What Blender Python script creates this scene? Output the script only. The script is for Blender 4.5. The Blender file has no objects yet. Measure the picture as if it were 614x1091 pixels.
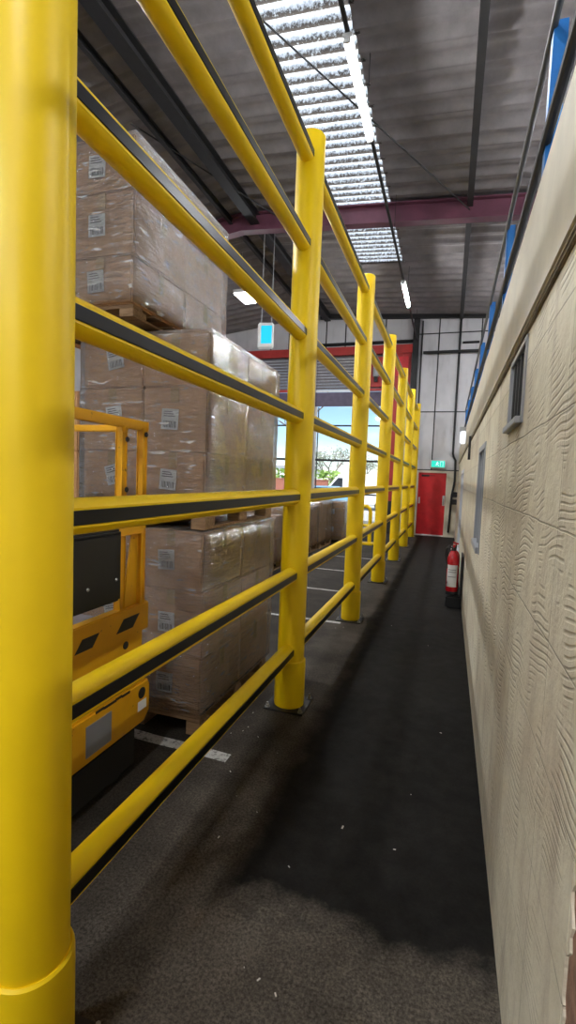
import bpy, bmesh, math, random
from mathutils import Vector, Matrix, noise
random.seed(7)
PI = math.pi
scene = bpy.context.scene
COL = scene.collection

# ------------------------------------------------------------------ camera
F_PX, YAW, PITCH, ROLL, EYE = 520.9, 0.3153, -0.0719, 0.0393, 1.7
fw = Vector((-math.sin(YAW)*math.cos(PITCH), math.cos(YAW)*math.cos(PITCH), math.sin(PITCH)))
r0 = Vector((math.cos(YAW), math.sin(YAW), 0)); u0 = r0.cross(fw)
r1 = r0*math.cos(ROLL) + u0*math.sin(ROLL); u1 = u0*math.cos(ROLL) - r0*math.sin(ROLL)
cd = bpy.data.cameras.new('camera'); cam = bpy.data.objects.new('camera', cd); COL.objects.link(cam)
cd.sensor_fit = 'HORIZONTAL'; cd.sensor_width = 36.0; cd.lens = 36.0*F_PX/614.0
cd.clip_start = 0.02; cd.clip_end = 500
M = Matrix((r1, u1, -fw)).transposed().to_4x4(); M.translation = (0, 0, EYE)
cam.matrix_world = M
scene.camera = cam

# ------------------------------------------------------------------ light and exposure
EXPOSURE = 0.27
SKY = 0.17          # world strength
SUN = 6.5
TUBE = 230.0         # emission of the batten tubes
BAY = 270.0         # emission of the high bay panels
scene.view_settings.view_transform = 'Standard'
scene.view_settings.look = 'None'
scene.view_settings.gamma = 1.0
scene.view_settings.exposure = EXPOSURE
scene.view_settings.use_curve_mapping = False
cy = scene.cycles
cy.use_denoising = True
cy.max_bounces = 8; cy.diffuse_bounces = 4; cy.glossy_bounces = 4
cy.transmission_bounces = 6; cy.transparent_max_bounces = 24
cy.sample_clamp_indirect = 6.0
cy.caustics_reflective = False; cy.caustics_refractive = False
w = bpy.data.worlds.new('sky'); scene.world = w; w.use_nodes = True
nt = w.node_tree; nt.nodes.clear()
N = nt.nodes.new; L = nt.links.new
sky = N('ShaderNodeTexSky'); sky.sky_type = 'NISHITA'; sky.sun_disc = False
sky.air_density = .9; sky.dust_density = .1; sky.ozone_density = 4.0; sky.sun_elevation = math.radians(48); sky.sun_rotation = math.radians(200)
tc = N('ShaderNodeTexCoord'); mp = N('ShaderNodeMapping'); mp.inputs['Scale'].default_value = (2.2, 2.2, 6.0)
nz = N('ShaderNodeTexNoise'); nz.inputs['Scale'].default_value = 1.6; nz.inputs['Detail'].default_value = 6
rp = N('ShaderNodeValToRGB'); rp.color_ramp.elements[0].position = .48; rp.color_ramp.elements[1].position = .66
mx = N('ShaderNodeMixRGB'); mx.inputs['Color2'].default_value = (7.0, 7.1, 7.2, 1)
bg = N('ShaderNodeBackground'); bg.inputs['Strength'].default_value = SKY; ow = N('ShaderNodeOutputWorld')
L(tc.outputs['Generated'], mp.inputs['Vector']); L(mp.outputs[0], nz.inputs['Vector']); L(nz.outputs['Fac'], rp.inputs[0])
L(rp.outputs[0], mx.inputs['Fac']); L(sky.outputs[0], mx.inputs['Color1']); L(mx.outputs[0], bg.inputs['Color']); L(bg.outputs[0], ow.inputs[0])
sd = bpy.data.lights.new('sun', 'SUN'); sd.energy = SUN; sd.angle = .01; sd.color = (1, .95, .87)
so = bpy.data.objects.new('sun', sd); COL.objects.link(so); so.location = (0, 0, 30)
so.rotation_euler = Vector((-.35, .75, -1.0)).to_track_quat('-Z', 'Y').to_euler()

# ------------------------------------------------------------------ materials
def _new(name):
    m = bpy.data.materials.new(name); m.use_nodes = True
    t = m.node_tree
    b = t.nodes['Principled BSDF']
    return m, t, b
def coords(t, scale=(1, 1, 1), rot=(0, 0, 0), kind='Object', loc=(0, 0, 0)):
    if kind == 'World':
        g = t.nodes.new('ShaderNodeNewGeometry'); out = g.outputs['Position']
    else:
        c = t.nodes.new('ShaderNodeTexCoord'); out = c.outputs[kind]
    mpn = t.nodes.new('ShaderNodeMapping'); mpn.inputs['Scale'].default_value = scale
    mpn.inputs['Rotation'].default_value = rot; mpn.inputs['Location'].default_value = loc
    t.links.new(out, mpn.inputs['Vector'])
    return mpn.outputs[0]
def noise_n(t, vec, scale, detail=4, rough=.55, dist=0):
    n = t.nodes.new('ShaderNodeTexNoise'); n.inputs['Scale'].default_value = scale
    n.inputs['Detail'].default_value = detail; n.inputs['Roughness'].default_value = rough
    n.inputs['Distortion'].default_value = dist
    t.links.new(vec, n.inputs['Vector']); return n.outputs['Fac']
def ramp(t, fac, stops):
    r = t.nodes.new('ShaderNodeValToRGB'); e = r.color_ramp.elements
    while len(e) < len(stops): e.new(.5)
    for k, (p, c) in enumerate(stops):
        e[k].position = p; e[k].color = c if len(c) == 4 else (*c, 1)
    t.links.new(fac, r.inputs[0]); return r.outputs[0]
def mixc(t, fac, a, b, mode='MIX'):
    m = t.nodes.new('ShaderNodeMixRGB'); m.blend_type = mode
    for sock, v in ((m.inputs[0], fac), (m.inputs[1], a), (m.inputs[2], b)):
        if isinstance(v, (int, float)): sock.default_value = v
        elif isinstance(v, tuple): sock.default_value = v if len(v) == 4 else (*v, 1)
        else: t.links.new(v, sock)
    return m.outputs[0]
def mathn(t, op, a, b=None, c=None, clamp=False):
    m = t.nodes.new('ShaderNodeMath'); m.operation = op; m.use_clamp = clamp
    for sock, v in zip(m.inputs, (a, b, c)):
        if v is None: continue
        if isinstance(v, (int, float)): sock.default_value = v
        else: t.links.new(v, sock)
    return m.outputs[0]
def bumpn(t, b, h, strength=.3, dist=.01):
    n = t.nodes.new('ShaderNodeBump'); n.inputs['Strength'].default_value = strength; n.inputs['Distance'].default_value = dist
    t.links.new(h, n.inputs['Height']); t.links.new(n.outputs[0], b.inputs['Normal']); return n
BW = ((0, (0, 0, 0)), (1, (1, 1, 1)))
def plain(name, col, rough=.5, metal=0., var=.12, scale=6., bump=.0, bscale=60., spec=.5, coat=0.):
    m, t, b = _new(name)
    v = coords(t)
    f = noise_n(t, v, scale, 5)
    dark = tuple(max(0, c*(1-var)) for c in col); lite = tuple(min(1, c*(1+var)) for c in col)
    t.links.new(ramp(t, f, ((.3, dark), (.7, lite))), b.inputs['Base Color'])
    b.inputs['Roughness'].default_value = rough; b.inputs['Metallic'].default_value = metal
    b.inputs['Specular IOR Level'].default_value = spec; b.inputs['Coat Weight'].default_value = coat
    if bump: bumpn(t, b, noise_n(t, v, bscale, 3), bump, .004)
    return m
def emit(name, col, strength):
    m = bpy.data.materials.new(name); m.use_nodes = True; t = m.node_tree; t.nodes.clear()
    e = t.nodes.new('ShaderNodeEmission'); e.inputs[0].default_value = (*col, 1); e.inputs[1].default_value = strength
    o = t.nodes.new('ShaderNodeOutputMaterial'); t.links.new(e.outputs[0], o.inputs[0]); return m

MAT = {}
MAT['yellow'] = plain('yellow_plastic', (.90, .61, .004), .45, var=.05, scale=3, bump=.04, bscale=30, spec=.35)
MAT['strip'] = plain('black_strip', (.004, .004, .005), .3, var=.1, spec=.35)
MAT['black'] = plain('black_plastic', (.012, .012, .013), .5, bump=.1)
MAT['rubber'] = plain('black_rubber', (.012, .012, .012), .8, bump=.2)
MAT['steel'] = plain('galvanised_steel', (.42, .42, .42), .38, .9)
MAT['darksteel'] = plain('dark_steel', (.014, .0135, .014), .55, .0, var=.25)
MAT['white'] = plain('white_paint', (.78, .78, .76), .45, var=.05)
MAT['grey'] = plain('grey_paint', (.34, .35, .36), .5, var=.08)
MAT['alu'] = plain('grey_aluminium', (.36, .37, .39), .4, .5, var=.08)
MAT['railgrey'] = plain('rail_grey', (.10, .10, .10), .5, var=.15)
MAT['blue'] = plain('blue_paint', (.012, .17, .52), .42, var=.12, scale=8)
MAT['red'] = plain('red_paint', (.62, .018, .025), .42, var=.15, scale=4)
MAT['redsteel'] = plain('red_steel', (.42, .03, .025), .5, var=.2, scale=3)
MAT['purple'] = plain('purple_panel', (.085, .065, .12), .5, var=.2)
MAT['shutter'] = plain('shutter_grey', (.14, .13, .14), .5, var=.2)
MAT['mauve'] = plain('mauve_steel', (.15, .05, .08), .5, var=.3, scale=2)
MAT['exting'] = plain('extinguisher_red', (.55, .01, .018), .25, var=.04, coat=.4)
MAT['paper'] = plain('label_paper', (.78, .78, .76), .6, var=.04)
MAT['ink'] = plain('label_ink', (.12, .12, .13), .7, var=.05)
MAT['tape'] = plain('brown_tape', (.50, .32, .13), .25, var=.08)
MAT['brick'] = plain('red_brick', (.33, .12, .08), .8, var=.3, scale=14)
MAT['vanwhite'] = plain('white_vehicle', (.8, .78, .78), .3, var=.03)
MAT['carblue'] = plain('blue_vehicle', (.22, .42, .62), .3, var=.03)
MAT['glassdark'] = plain('dark_glass', (.03, .035, .04), .12, var=.1)
MAT['bark'] = plain('bark', (.20, .16, .14), .9, var=.3)
MAT['leaf'] = plain('pale_leaf', (.36, .40, .30), .8, var=.3)
MAT['hedge'] = plain('hedge_leaf', (.30, .46, .10), .8, var=.3)
MAT['litter'] = plain('litter', (.55, .53, .48), .7, var=.3)
MAT['truck'] = None

# worn orange-yellow machine paint
def worn_yellow():
    m, t, b = _new('worn_machine_yellow'); v = coords(t)
    base = ramp(t, noise_n(t, v, 4, 5), ((.3, (.70, .34, .006)), (.7, (.84, .43, .008))))
    chips = ramp(t, noise_n(t, v, 26, 6, .7), ((.66, (0, 0, 0)), (.70, (1, 1, 1))))
    scr = ramp(t, noise_n(t, coords(t, (6, 1, 30), (.3, 0, 0)), 5, 4), ((.70, (0, 0, 0)), (.74, (1, 1, 1))))
    c = mixc(t, chips, base, (.07, .045, .03)); c = mixc(t, mathn(t, 'MULTIPLY', scr, .5), c, (.20, .13, .06))
    t.links.new(c, b.inputs['Base Color']); b.inputs['Roughness'].default_value = .42
    bumpn(t, b, chips, .15, .002); return m
MAT['truck'] = worn_yellow()

def wood():
    m, t, b = _new('pallet_wood'); v = coords(t, (2, 14, 14))
    c = ramp(t, noise_n(t, v, 3, 6, .6), ((.25, (.16, .09, .045)), (.75, (.40, .26, .14))))
    t.links.new(c, b.inputs['Base Color']); b.inputs['Roughness'].default_value = .85
    bumpn(t, b, noise_n(t, v, 8, 4), .3, .003); return m
MAT['wood'] = wood()

def cardboard():
    m, t, b = _new('brown_cardboard'); v = coords(t, kind='World')
    base = ramp(t, noise_n(t, v, 3.2, 5), ((.25, (.50, .265, .115)), (.75, (.64, .365, .175))))
    st = ramp(t, noise_n(t, coords(t, (1, 1, 40), kind='World'), 2, 3), ((.3, (.92, .92, .92)), (.7, (1.04, 1.04, 1.04))))
    c = mixc(t, 1.0, base, st, 'MULTIPLY')
    t.links.new(c, b.inputs['Base Color']); b.inputs['Roughness'].default_value = .75
    bumpn(t, b, noise_n(t, v, 12, 4), .25, .006); return m
MAT['card'] = cardboard()

def wrapmat(haze=.03, seed=0., amt=1.):
    m = bpy.data.materials.new('stretch_film'); m.use_nodes = True; t = m.node_tree; t.nodes.clear()
    v1 = coords(t, (1.2, 1.2, 9.0), (.35, .25, 0), 'World', (seed, 0, 0))
    v2 = coords(t, (2.0, 2.0, 3.0), (-.5, .4, .2), 'World', (seed, 2, 0))
    v3 = coords(t, (2.0, 2.0, 11.0), (.16, -.2, 0), 'World', (seed, 5, 0))
    n1 = noise_n(t, v1, 5.0, 6, .6, .6); n2 = noise_n(t, v2, 7.0, 5, .6, 1.2); n3 = noise_n(t, v3, 4.0, 4, .6, .3)
    st1 = ramp(t, n1, ((.53, (0, 0, 0)), (.78, (1, 1, 1))))
    st2 = ramp(t, n2, ((.62, (0, 0, 0)), (.74, (1, 1, 1))))
    st3 = ramp(t, n3, ((.60, (0, 0, 0)), (.645, (1, 1, 1))))                    # thin glints on the film's creases, painted in as diffuse white
    streak = mathn(t, 'MAXIMUM', mathn(t, 'MAXIMUM', mathn(t, 'MULTIPLY', st1, .55), mathn(t, 'MULTIPLY', st2, .7)), st3)
    fac = mathn(t, 'MULTIPLY_ADD', streak, .42*amt, haze, clamp=True)
    bp = t.nodes.new('ShaderNodeBump'); bp.inputs['Strength'].default_value = 1.0; bp.inputs['Distance'].default_value = .03
    hh = mathn(t, 'ADD', mathn(t, 'ADD', n1, mathn(t, 'MULTIPLY', n2, .9)), mathn(t, 'MULTIPLY', n3, .35)); t.links.new(hh, bp.inputs['Height'])
    tr = t.nodes.new('ShaderNodeBsdfTransparent'); tr.inputs[0].default_value = (.985, .985, .985, 1)
    df = t.nodes.new('ShaderNodeBsdfDiffuse'); df.inputs[0].default_value = (.85, .84, .83, 1)
    gl = t.nodes.new('ShaderNodeBsdfGlossy'); gl.inputs[0].default_value = (1, 1, 1, 1); gl.inputs['Roughness'].default_value = .10
    t.links.new(bp.outputs[0], gl.inputs['Normal'])
    fr = t.nodes.new('ShaderNodeFresnel'); fr.inputs['IOR'].default_value = 1.5; t.links.new(bp.outputs[0], fr.inputs['Normal'])
    a = t.nodes.new('ShaderNodeMixShader'); t.links.new(fac, a.inputs[0]); t.links.new(tr.outputs[0], a.inputs[1]); t.links.new(df.outputs[0], a.inputs[2])
    c = t.nodes.new('ShaderNodeMixShader'); t.links.new(mathn(t, 'MULTIPLY_ADD', fr.outputs[0], 1.0, .07, clamp=True), c.inputs[0])
    t.links.new(a.outputs[0], c.inputs[1]); t.links.new(gl.outputs[0], c.inputs[2])
    o = t.nodes.new('ShaderNodeOutputMaterial'); t.links.new(c.outputs[0], o.inputs[0]); return m
MAT['film'] = wrapmat()
MAT['filmtop'] = wrapmat(.06, 3., 1.3)

def floor_mat():
    m, t, b = _new('black_asphalt'); v = coords(t, kind='World')
    g = t.nodes.new('ShaderNodeNewGeometry'); sx = t.nodes.new('ShaderNodeSeparateXYZ'); t.links.new(g.outputs['Position'], sx.inputs[0])
    X, Y = sx.outputs[0], sx.outputs[1]
    fine = noise_n(t, v, 85, 5, .8); mid = noise_n(t, v, 9, 6, .65); big = noise_n(t, v, 1.6, 5, .6)
    grit = mathn(t, 'MULTIPLY', ramp(t, fine, ((.40, (0, 0, 0)), (.68, (1, 1, 1)))), mathn(t, 'MULTIPLY_ADD', mid, .9, .15))
    bare = mixc(t, grit, (.020, .016, .012), (.15, .128, .105))
    bare = mixc(t, ramp(t, big, ((.35, (0, 0, 0)), (.7, (1, 1, 1)))), bare, mixc(t, grit, (.060, .050, .040), (.27, .235, .195)))
    coat = ramp(t, mid, ((.3, (.0035, .003, .003)), (.75, (.012, .0115, .011))))
    # black painted walkway: between the barrier's foot and the wall, starting about a metre and a half in, with worn ragged edges
    wob = mathn(t, 'MULTIPLY', mathn(t, 'SUBTRACT', noise_n(t, v, 2.6, 6, .65), .5), .7)
    e1 = mathn(t, 'ADD', mathn(t, 'ADD', X, .80), mathn(t, 'MULTIPLY', wob, .35))
    m1 = ramp(t, mathn(t, 'MULTIPLY_ADD', e1, 7.0, .5), BW)
    e2 = mathn(t, 'ADD', mathn(t, 'SUBTRACT', Y, 1.72), wob)
    m2 = ramp(t, mathn(t, 'MULTIPLY_ADD', e2, 6.0, .5), BW)
    walk = mathn(t, 'MULTIPLY', m1, m2)
    # older coating left of the barrier
    e3 = mathn(t, 'ADD', mathn(t, 'SUBTRACT', -1.15, X), wob)
    left = mathn(t, 'MULTIPLY', ramp(t, mathn(t, 'MULTIPLY_ADD', e3, 2.5, .5), BW), .55)
    mask = mathn(t, 'MULTIPLY', mathn(t, 'MAXIMUM', walk, left), .95)
    c = mixc(t, mask, bare, coat)
    far = ramp(t, mathn(t, 'MULTIPLY_ADD', mathn(t, 'SUBTRACT', Y, 5.0), .2, .0), BW)
    far_grey = mathn(t, 'MULTIPLY', far, mathn(t, 'MULTIPLY', grit, .9))  # floor turns greyer with distance, in gritty spots
    c = mixc(t, far_grey, c, (.10, .095, .095))
    t.links.new(c, b.inputs['Base Color'])
    b.inputs['Roughness'].default_value = .72; b.inputs['Specular IOR Level'].default_value = .08
    bumpn(t, b, mathn(t, 'ADD', fine, mathn(t, 'MULTIPLY', mid, .6)), .15, .004); return m
MAT['floor'] = floor_mat()

def render_wall():
    m, t, b = _new('cream_render')
    g = t.nodes.new('ShaderNodeNewGeometry'); sx = t.nodes.new('ShaderNodeSeparateXYZ'); t.links.new(g.outputs['Position'], sx.inputs[0])
    cb = t.nodes.new('ShaderNodeCombineXYZ'); t.links.new(sx.outputs[1], cb.inputs[0]); t.links.new(sx.outputs[2], cb.inputs[1])
    v = cb.outputs[0]
    warp = mathn(t, 'MULTIPLY', mathn(t, 'SUBTRACT', noise_n(t, v, 3.5, 5), .5), .016)
    cb2 = t.nodes.new('ShaderNodeCombineXYZ')
    t.links.new(mathn(t, 'ADD', mathn(t, 'ADD', sx.outputs[1], warp), .52), cb2.inputs[0])
    t.links.new(mathn(t, 'ADD', mathn(t, 'ADD', sx.outputs[2], warp), .14), cb2.inputs[1])
    bk = t.nodes.new('ShaderNodeTexBrick'); bk.offset = 0.0
    bk.inputs['Scale'].default_value = 1.0; bk.inputs['Brick Width'].default_value = .62; bk.inputs['Row Height'].default_value = .29
    bk.inputs['Mortar Size'].default_value = .0035; bk.inputs['Mortar Smooth'].default_value = .6
    t.links.new(cb2.outputs[0], bk.inputs['Vector'])
    joint = bk.outputs['Fac']
    # combed trowel marks: curved bands in patches
    mp = t.nodes.new('ShaderNodeMapping'); mp.inputs['Rotation'].default_value = (0, 0, .12); t.links.new(v, mp.inputs['Vector'])
    wv = t.nodes.new('ShaderNodeTexWave'); wv.bands_direction = 'Y'; wv.inputs['Scale'].default_value = 14; wv.inputs['Distortion'].default_value = 13
    wv.inputs['Detail'].default_value = .6; wv.inputs['Detail Scale'].default_value = .27; t.links.new(mp.outputs[0], wv.inputs['Vector'])
    patch = ramp(t, noise_n(t, v, 5.0, 2), ((.49, (0, 0, 0)), (.57, (1, 1, 1))))
    groove = mathn(t, 'MULTIPLY', ramp(t, wv.outputs['Fac'], ((.0, (1, 1, 1)), (.42, (0, 0, 0)))), patch)
    stain = ramp(t, noise_n(t, v, 1.5, 5, .6), ((.45, (0, 0, 0)), (.75, (1, 1, 1))))
    base = ramp(t, noise_n(t, v, 7, 5), ((.3, (.72, .65, .485)), (.7, (.82, .755, .59))))
    c = mixc(t, mathn(t, 'MULTIPLY', stain, .6), base, (.48, .36, .25))
    c = mixc(t, mathn(t, 'MULTIPLY', groove, .38), c, (.34, .28, .19))
    c = mixc(t, mathn(t, 'MULTIPLY', joint, .5), c, (.32, .27, .18))
    mpv = t.nodes.new('ShaderNodeMapping'); mpv.inputs['Scale'].default_value = (7, .9, 1); t.links.new(v, mpv.inputs['Vector'])
    runs = ramp(t, noise_n(t, mpv.outputs[0], 1.6, 5, .65), ((.50, (0, 0, 0)), (.68, (1, 1, 1))))
    c = mixc(t, mathn(t, 'MULTIPLY', runs, .42), c, (.40, .31, .22))
    chips = ramp(t, noise_n(t, v, 22, 6, .7), ((.68, (0, 0, 0)), (.71, (1, 1, 1))))
    c = mixc(t, mathn(t, 'MULTIPLY', chips, .7), c, (.20, .16, .11))
    t.links.new(c, b.inputs['Base Color']); b.inputs['Roughness'].default_value = .6
    h = mathn(t, 'SUBTRACT', mathn(t, 'MULTIPLY', noise_n(t, v, 45, 4, .6), .4), mathn(t, 'ADD', mathn(t, 'MULTIPLY', groove, .34), mathn(t, 'MULTIPLY', joint, 1.4)))
    h = mathn(t, 'ADD', h, mathn(t, 'MULTIPLY', noise_n(t, v, 5, 3), 1.5))
    bumpn(t, b, h, .8, .009); return m
MAT['render'] = render_wall()
MAT['fascia'] = plain('cream_fascia', (.66, .60, .47), .6, var=.08, scale=5, bump=.25, bscale=30)
MAT['dirtycream'] = plain('dirty_cream', (.20, .155, .095), .85, var=.5, scale=9, bump=.4, bscale=40)
MAT['oldbrick'] = plain('exposed_brick', (.30, .17, .11), .9, var=.35, scale=25, bump=.8, bscale=50)
MAT['whitewash'] = plain('whitewashed_block', (.62, .63, .66), .7, var=.08, scale=4, bump=.2)

def clad():
    m, t, b = _new('grey_cladding'); v = coords(t, kind='World')
    c = ramp(t, noise_n(t, v, 1.2, 5), ((.3, (.56, .55, .57)), (.7, (.70, .69, .71))))
    d = ramp(t, noise_n(t, coords(t, (3, 3, .6), kind='World'), 2.2, 5), ((.55, (0, 0, 0)), (.8, (1, 1, 1))))
    t.links.new(mixc(t, mathn(t, 'MULTIPLY', d, .35), c, (.27, .26, .27)), b.inputs['Base Color'])
    b.inputs['Roughness'].default_value = .6; return m
MAT['clad'] = clad()

def roofmat():
    m, t, b = _new('roof_sheet'); v = coords(t, kind='World')
    c = ramp(t, noise_n(t, v, 2.2, 6, .65), ((.3, (.15, .135, .138)), (.7, (.25, .228, .23))))
    t.links.new(c, b.inputs['Base Color']); b.inputs['Roughness'].default_value = .75
    bumpn(t, b, noise_n(t, v, 30, 4), .2, .006); return m
MAT['roof'] = roofmat()

RIB = .195
def skymat():
    m = bpy.data.materials.new('rooflight_sheet'); m.use_nodes = True; t = m.node_tree; t.nodes.clear()
    v = coords(t, kind='World')
    g = t.nodes.new('ShaderNodeNewGeometry'); sx = t.nodes.new('ShaderNodeSeparateXYZ'); t.links.new(g.outputs['Position'], sx.inputs[0])
    row = mathn(t, 'MULTIPLY_ADD', mathn(t, 'SINE', mathn(t, 'MULTIPLY', sx.outputs[1], 2*PI/RIB)), -.5, .5)   # moss lies in the valleys
    moss = noise_n(t, coords(t, (1, 1, 1), kind='World'), 26, 5, .7)
    k = mathn(t, 'MULTIPLY_ADD', row, .34, mathn(t, 'MULTIPLY', moss, .85))
    col = ramp(t, k, ((.50, (.86, .92, .96)), (.60, (.55, .60, .62)), (.70, (.10, .09, .08))))
    tl = t.nodes.new('ShaderNodeBsdfTranslucent'); t.links.new(col, tl.inputs[0])
    df = t.nodes.new('ShaderNodeBsdfDiffuse'); t.links.new(mixc(t, .5, col, (.2, .2, .2)), df.inputs[0])
    mxs = t.nodes.new('ShaderNodeMixShader'); mxs.inputs[0].default_value = .12
    t.links.new(tl.outputs[0], mxs.inputs[1]); t.links.new(df.outputs[0], mxs.inputs[2])
    o = t.nodes.new('ShaderNodeOutputMaterial'); t.links.new(mxs.outputs[0], o.inputs[0]); return m
MAT['skylight'] = skymat()

def glassmat():
    m = bpy.data.materials.new('window_glass'); m.use_nodes = True; t = m.node_tree; t.nodes.clear()
    tr = t.nodes.new('ShaderNodeBsdfTransparent'); tr.inputs[0].default_value = (.93, .96, .97, 1)
    gl = t.nodes.new('ShaderNodeBsdfGlossy'); gl.inputs['Roughness'].default_value = .03
    fr = t.nodes.new('ShaderNodeFresnel'); fr.inputs['IOR'].default_value = 1.45
    c = t.nodes.new('ShaderNodeMixShader'); t.links.new(fr.outputs[0], c.inputs[0]); t.links.new(tr.outputs[0], c.inputs[1]); t.links.new(gl.outputs[0], c.inputs[2])
    o = t.nodes.new('ShaderNodeOutputMaterial'); t.links.new(c.outputs[0], o.inputs[0]); return m
MAT['glass'] = glassmat()
MAT['obscure'] = plain('obscured_glass', (.26, .29, .33), .2, var=.12, scale=5)
MAT['tube'] = emit('lamp_tube', (.96, .98, 1.0), TUBE)
MAT['bay'] = emit('lamp_panel', (.95, .98, 1.0), BAY)
MAT['cyan'] = emit('cyan_screen', (.03, .62, .95), 1.0)
MAT['exit'] = emit('exit_green', (.04, .72, .55), 1.0)
MAT['exitwhite'] = emit('exit_white', (.8, 1, .95), 1.1)
MAT['bulk'] = emit('bulkhead_lens', (.9, .95, 1), 1.2)
MAT['yard'] = plain('yard_concrete', (.46, .45, .43), .9, var=.1, scale=1)

# ------------------------------------------------------------------ mesh helpers
def bm_new(): return bmesh.new()
def box(bm, lo, hi, bev=0., seg=2, mat=None):
    lo = Vector(lo); hi = Vector(hi)
    r = bmesh.ops.create_cube(bm, size=1.0)
    c = (lo+hi)/2; s = hi-lo
    for v in r['verts']:
        v.co = Vector((v.co.x*s.x, v.co.y*s.y, v.co.z*s.z)) + c
        if mat is not None: v.co = mat @ v.co
    if bev:
        es = list({e for v in r['verts'] for e in v.link_edges})
        bmesh.ops.bevel(bm, geom=es, offset=bev, segments=seg, affect='EDGES', clamp_overlap=True)
def frame_of(d):
    d = d.normalized(); a = Vector((0, 0, 1)) if abs(d.z) < .9 else Vector((0, 1, 0))
    x = d.cross(a).normalized(); return x, x.cross(d).normalized()
def tube(bm, pts, rad, seg=12, cap=True):
    pts = [Vector(p) for p in pts]; rads = rad if isinstance(rad, (list, tuple)) else [rad]*len(pts)
    rings = []
    for i, p in enumerate(pts):
        d = (pts[min(i+1, len(pts)-1)]-pts[max(i-1, 0)])
        x, y = frame_of(d)
        if i and rings:
            pass
        rings.append([bm.verts.new(p+rads[i]*(math.cos(2*PI*k/seg)*x+math.sin(2*PI*k/seg)*y)) for k in range(seg)])
    for a, b in zip(rings, rings[1:]):
        for k in range(seg):
            bm.faces.new((a[k], a[(k+1) % seg], b[(k+1) % seg], b[k]))
    if cap:
        bm.faces.new(rings[0][::-1]); bm.faces.new(rings[-1])
def lathe(bm, prof, c=(0, 0, 0), seg=32, mat=None):
    c = Vector(c); rings = []
    for r_, z in prof:
        if r_ < 1e-6: rings.append([bm.verts.new(c+Vector((0, 0, z)))])
        else: rings.append([bm.verts.new(c+Vector((r_*math.cos(2*PI*k/seg), r_*math.sin(2*PI*k/seg), z))) for k in range(seg)])
    for a, b in zip(rings, rings[1:]):
        for k in range(seg):
            q = []
            for v in ((a[k % len(a)]), (a[(k+1) % len(a)]), (b[(k+1) % len(b)]), (b[k % len(b)])):
                if v not in q: q.append(v)
            if len(q) > 2: bm.faces.new(q)
    if mat is not None:
        for rg in rings:
            for v in rg: v.co = mat @ v.co
def prism(bm, poly, axis, a, b, bev=0.):
    def P(u, v, s):
        return {'X': (s, u, v), 'Y': (u, s, v), 'Z': (u, v, s)}[axis]
    va = [bm.verts.new(P(u, v, a)) for u, v in poly]; vb = [bm.verts.new(P(u, v, b)) for u, v in poly]
    fs = [bm.faces.new(va), bm.faces.new(vb[::-1])]
    for k in range(len(poly)):
        fs.append(bm.faces.new((va[k], vb[k], vb[(k+1) % len(poly)], va[(k+1) % len(poly)])))
    bmesh.ops.recalc_face_normals(bm, faces=fs)
    if bev:
        bmesh.ops.bevel(bm, geom=list({e for f in fs for e in f.edges}), offset=bev, segments=2, affect='EDGES', clamp_overlap=True)
def obj(name, bm, mat, parent=None, loc=None, smooth=35):
    bmesh.ops.recalc_face_normals(bm, faces=bm.faces)
    me = bpy.data.meshes.new(name); bm.to_mesh(me); bm.free()
    if smooth:
        for p in me.polygons: p.use_smooth = True
        try: me.set_sharp_from_angle(angle=math.radians(smooth))
        except Exception: pass
    me.materials.append(MAT[mat] if isinstance(mat, str) else mat)
    o = bpy.data.objects.new(name, me); COL.objects.link(o)
    if parent is not None: o.parent = parent
    if loc is not None: o.location = loc
    return o
def tag(o, label, cat, group=None, kind=None):
    o['label'] = label; o['category'] = cat
    if group: o['group'] = group
    if kind: o['kind'] = kind
    return o
def thing(name, label, cat, loc=(0, 0, 0), rz=0., group=None):
    o = bpy.data.objects.new(name, None); o.empty_display_size = .1
    COL.objects.link(o); o.location = loc; o.rotation_euler = (0, 0, rz)
    return tag(o, label, cat, group)
def struct(name, bm, mat, parent=None, smooth=35):
    o = obj(name, bm, mat, parent, smooth=smooth)
    if parent is None: o['kind'] = 'structure'
    return o
def copy_tree(o, parent=None):
    c = o.copy(); COL.objects.link(c)
    if parent is not None: c.parent = parent
    for ch in list(o.children): copy_tree(ch, c)
    return c
def bx(name, lo, hi, mat, parent=None, bev=0.):
    b = bm_new(); box(b, lo, hi, bev); return obj(name, b, mat, parent)

# ------------------------------------------------------------------ room shell
WX = .26            # face of the cream wall
YB = 16.1           # back wall
YF = -7.0
XL, XR = -12.0, 4.2
RIDGE = -4.35
def roof_z(x):
    return 6.835 - .063*x if x > RIDGE else 6.835-.063*RIDGE + .13*(x-RIDGE)
def sheet(bm, x0, x1, y0, y1, nx=2, off=0.):
    ny = max(2, int((y1-y0)/.0244)); rows = []
    for j in range(ny+1):
        y = y0+(y1-y0)*j/ny
        if off: dz = .030*math.sin(2*PI*y/RIB)
        else:
            s = max(0, math.cos(2*PI*y/(2*RIB))); dz = -.055*s**3 + .012*math.sin(2*PI*y/RIB) - (.03 if (y % (RIB*10)) < .04 else 0)
        rows.append([bm.verts.new((x0+(x1-x0)*i/nx, y, roof_z(x0+(x1-x0)*i/nx)+dz+off)) for i in range(nx+1)])
    for a, b in zip(rows, rows[1:]):
        for i in range(nx): bm.faces.new((a[i], a[i+1], b[i+1], b[i]))
SX0, SX1, SY0, SYM, SY1 = -2.45, -1.36, -1.0, 9.75, 12.2
b = bm_new(); box(b, (XL, YF, -.15), (XR, YB+.2, 0)); struct('floor', b, 'floor')
b = bm_new()
sheet(b, SX1, XR, YF, YB+.2); sheet(b, RIDGE, SX0, YF, YB+.2); sheet(b, XL, RIDGE, YF, YB+.2)
sheet(b, SX0, SX1, YF, SY0); sheet(b, SX0, SX1, SY1, YB+.2)
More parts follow.
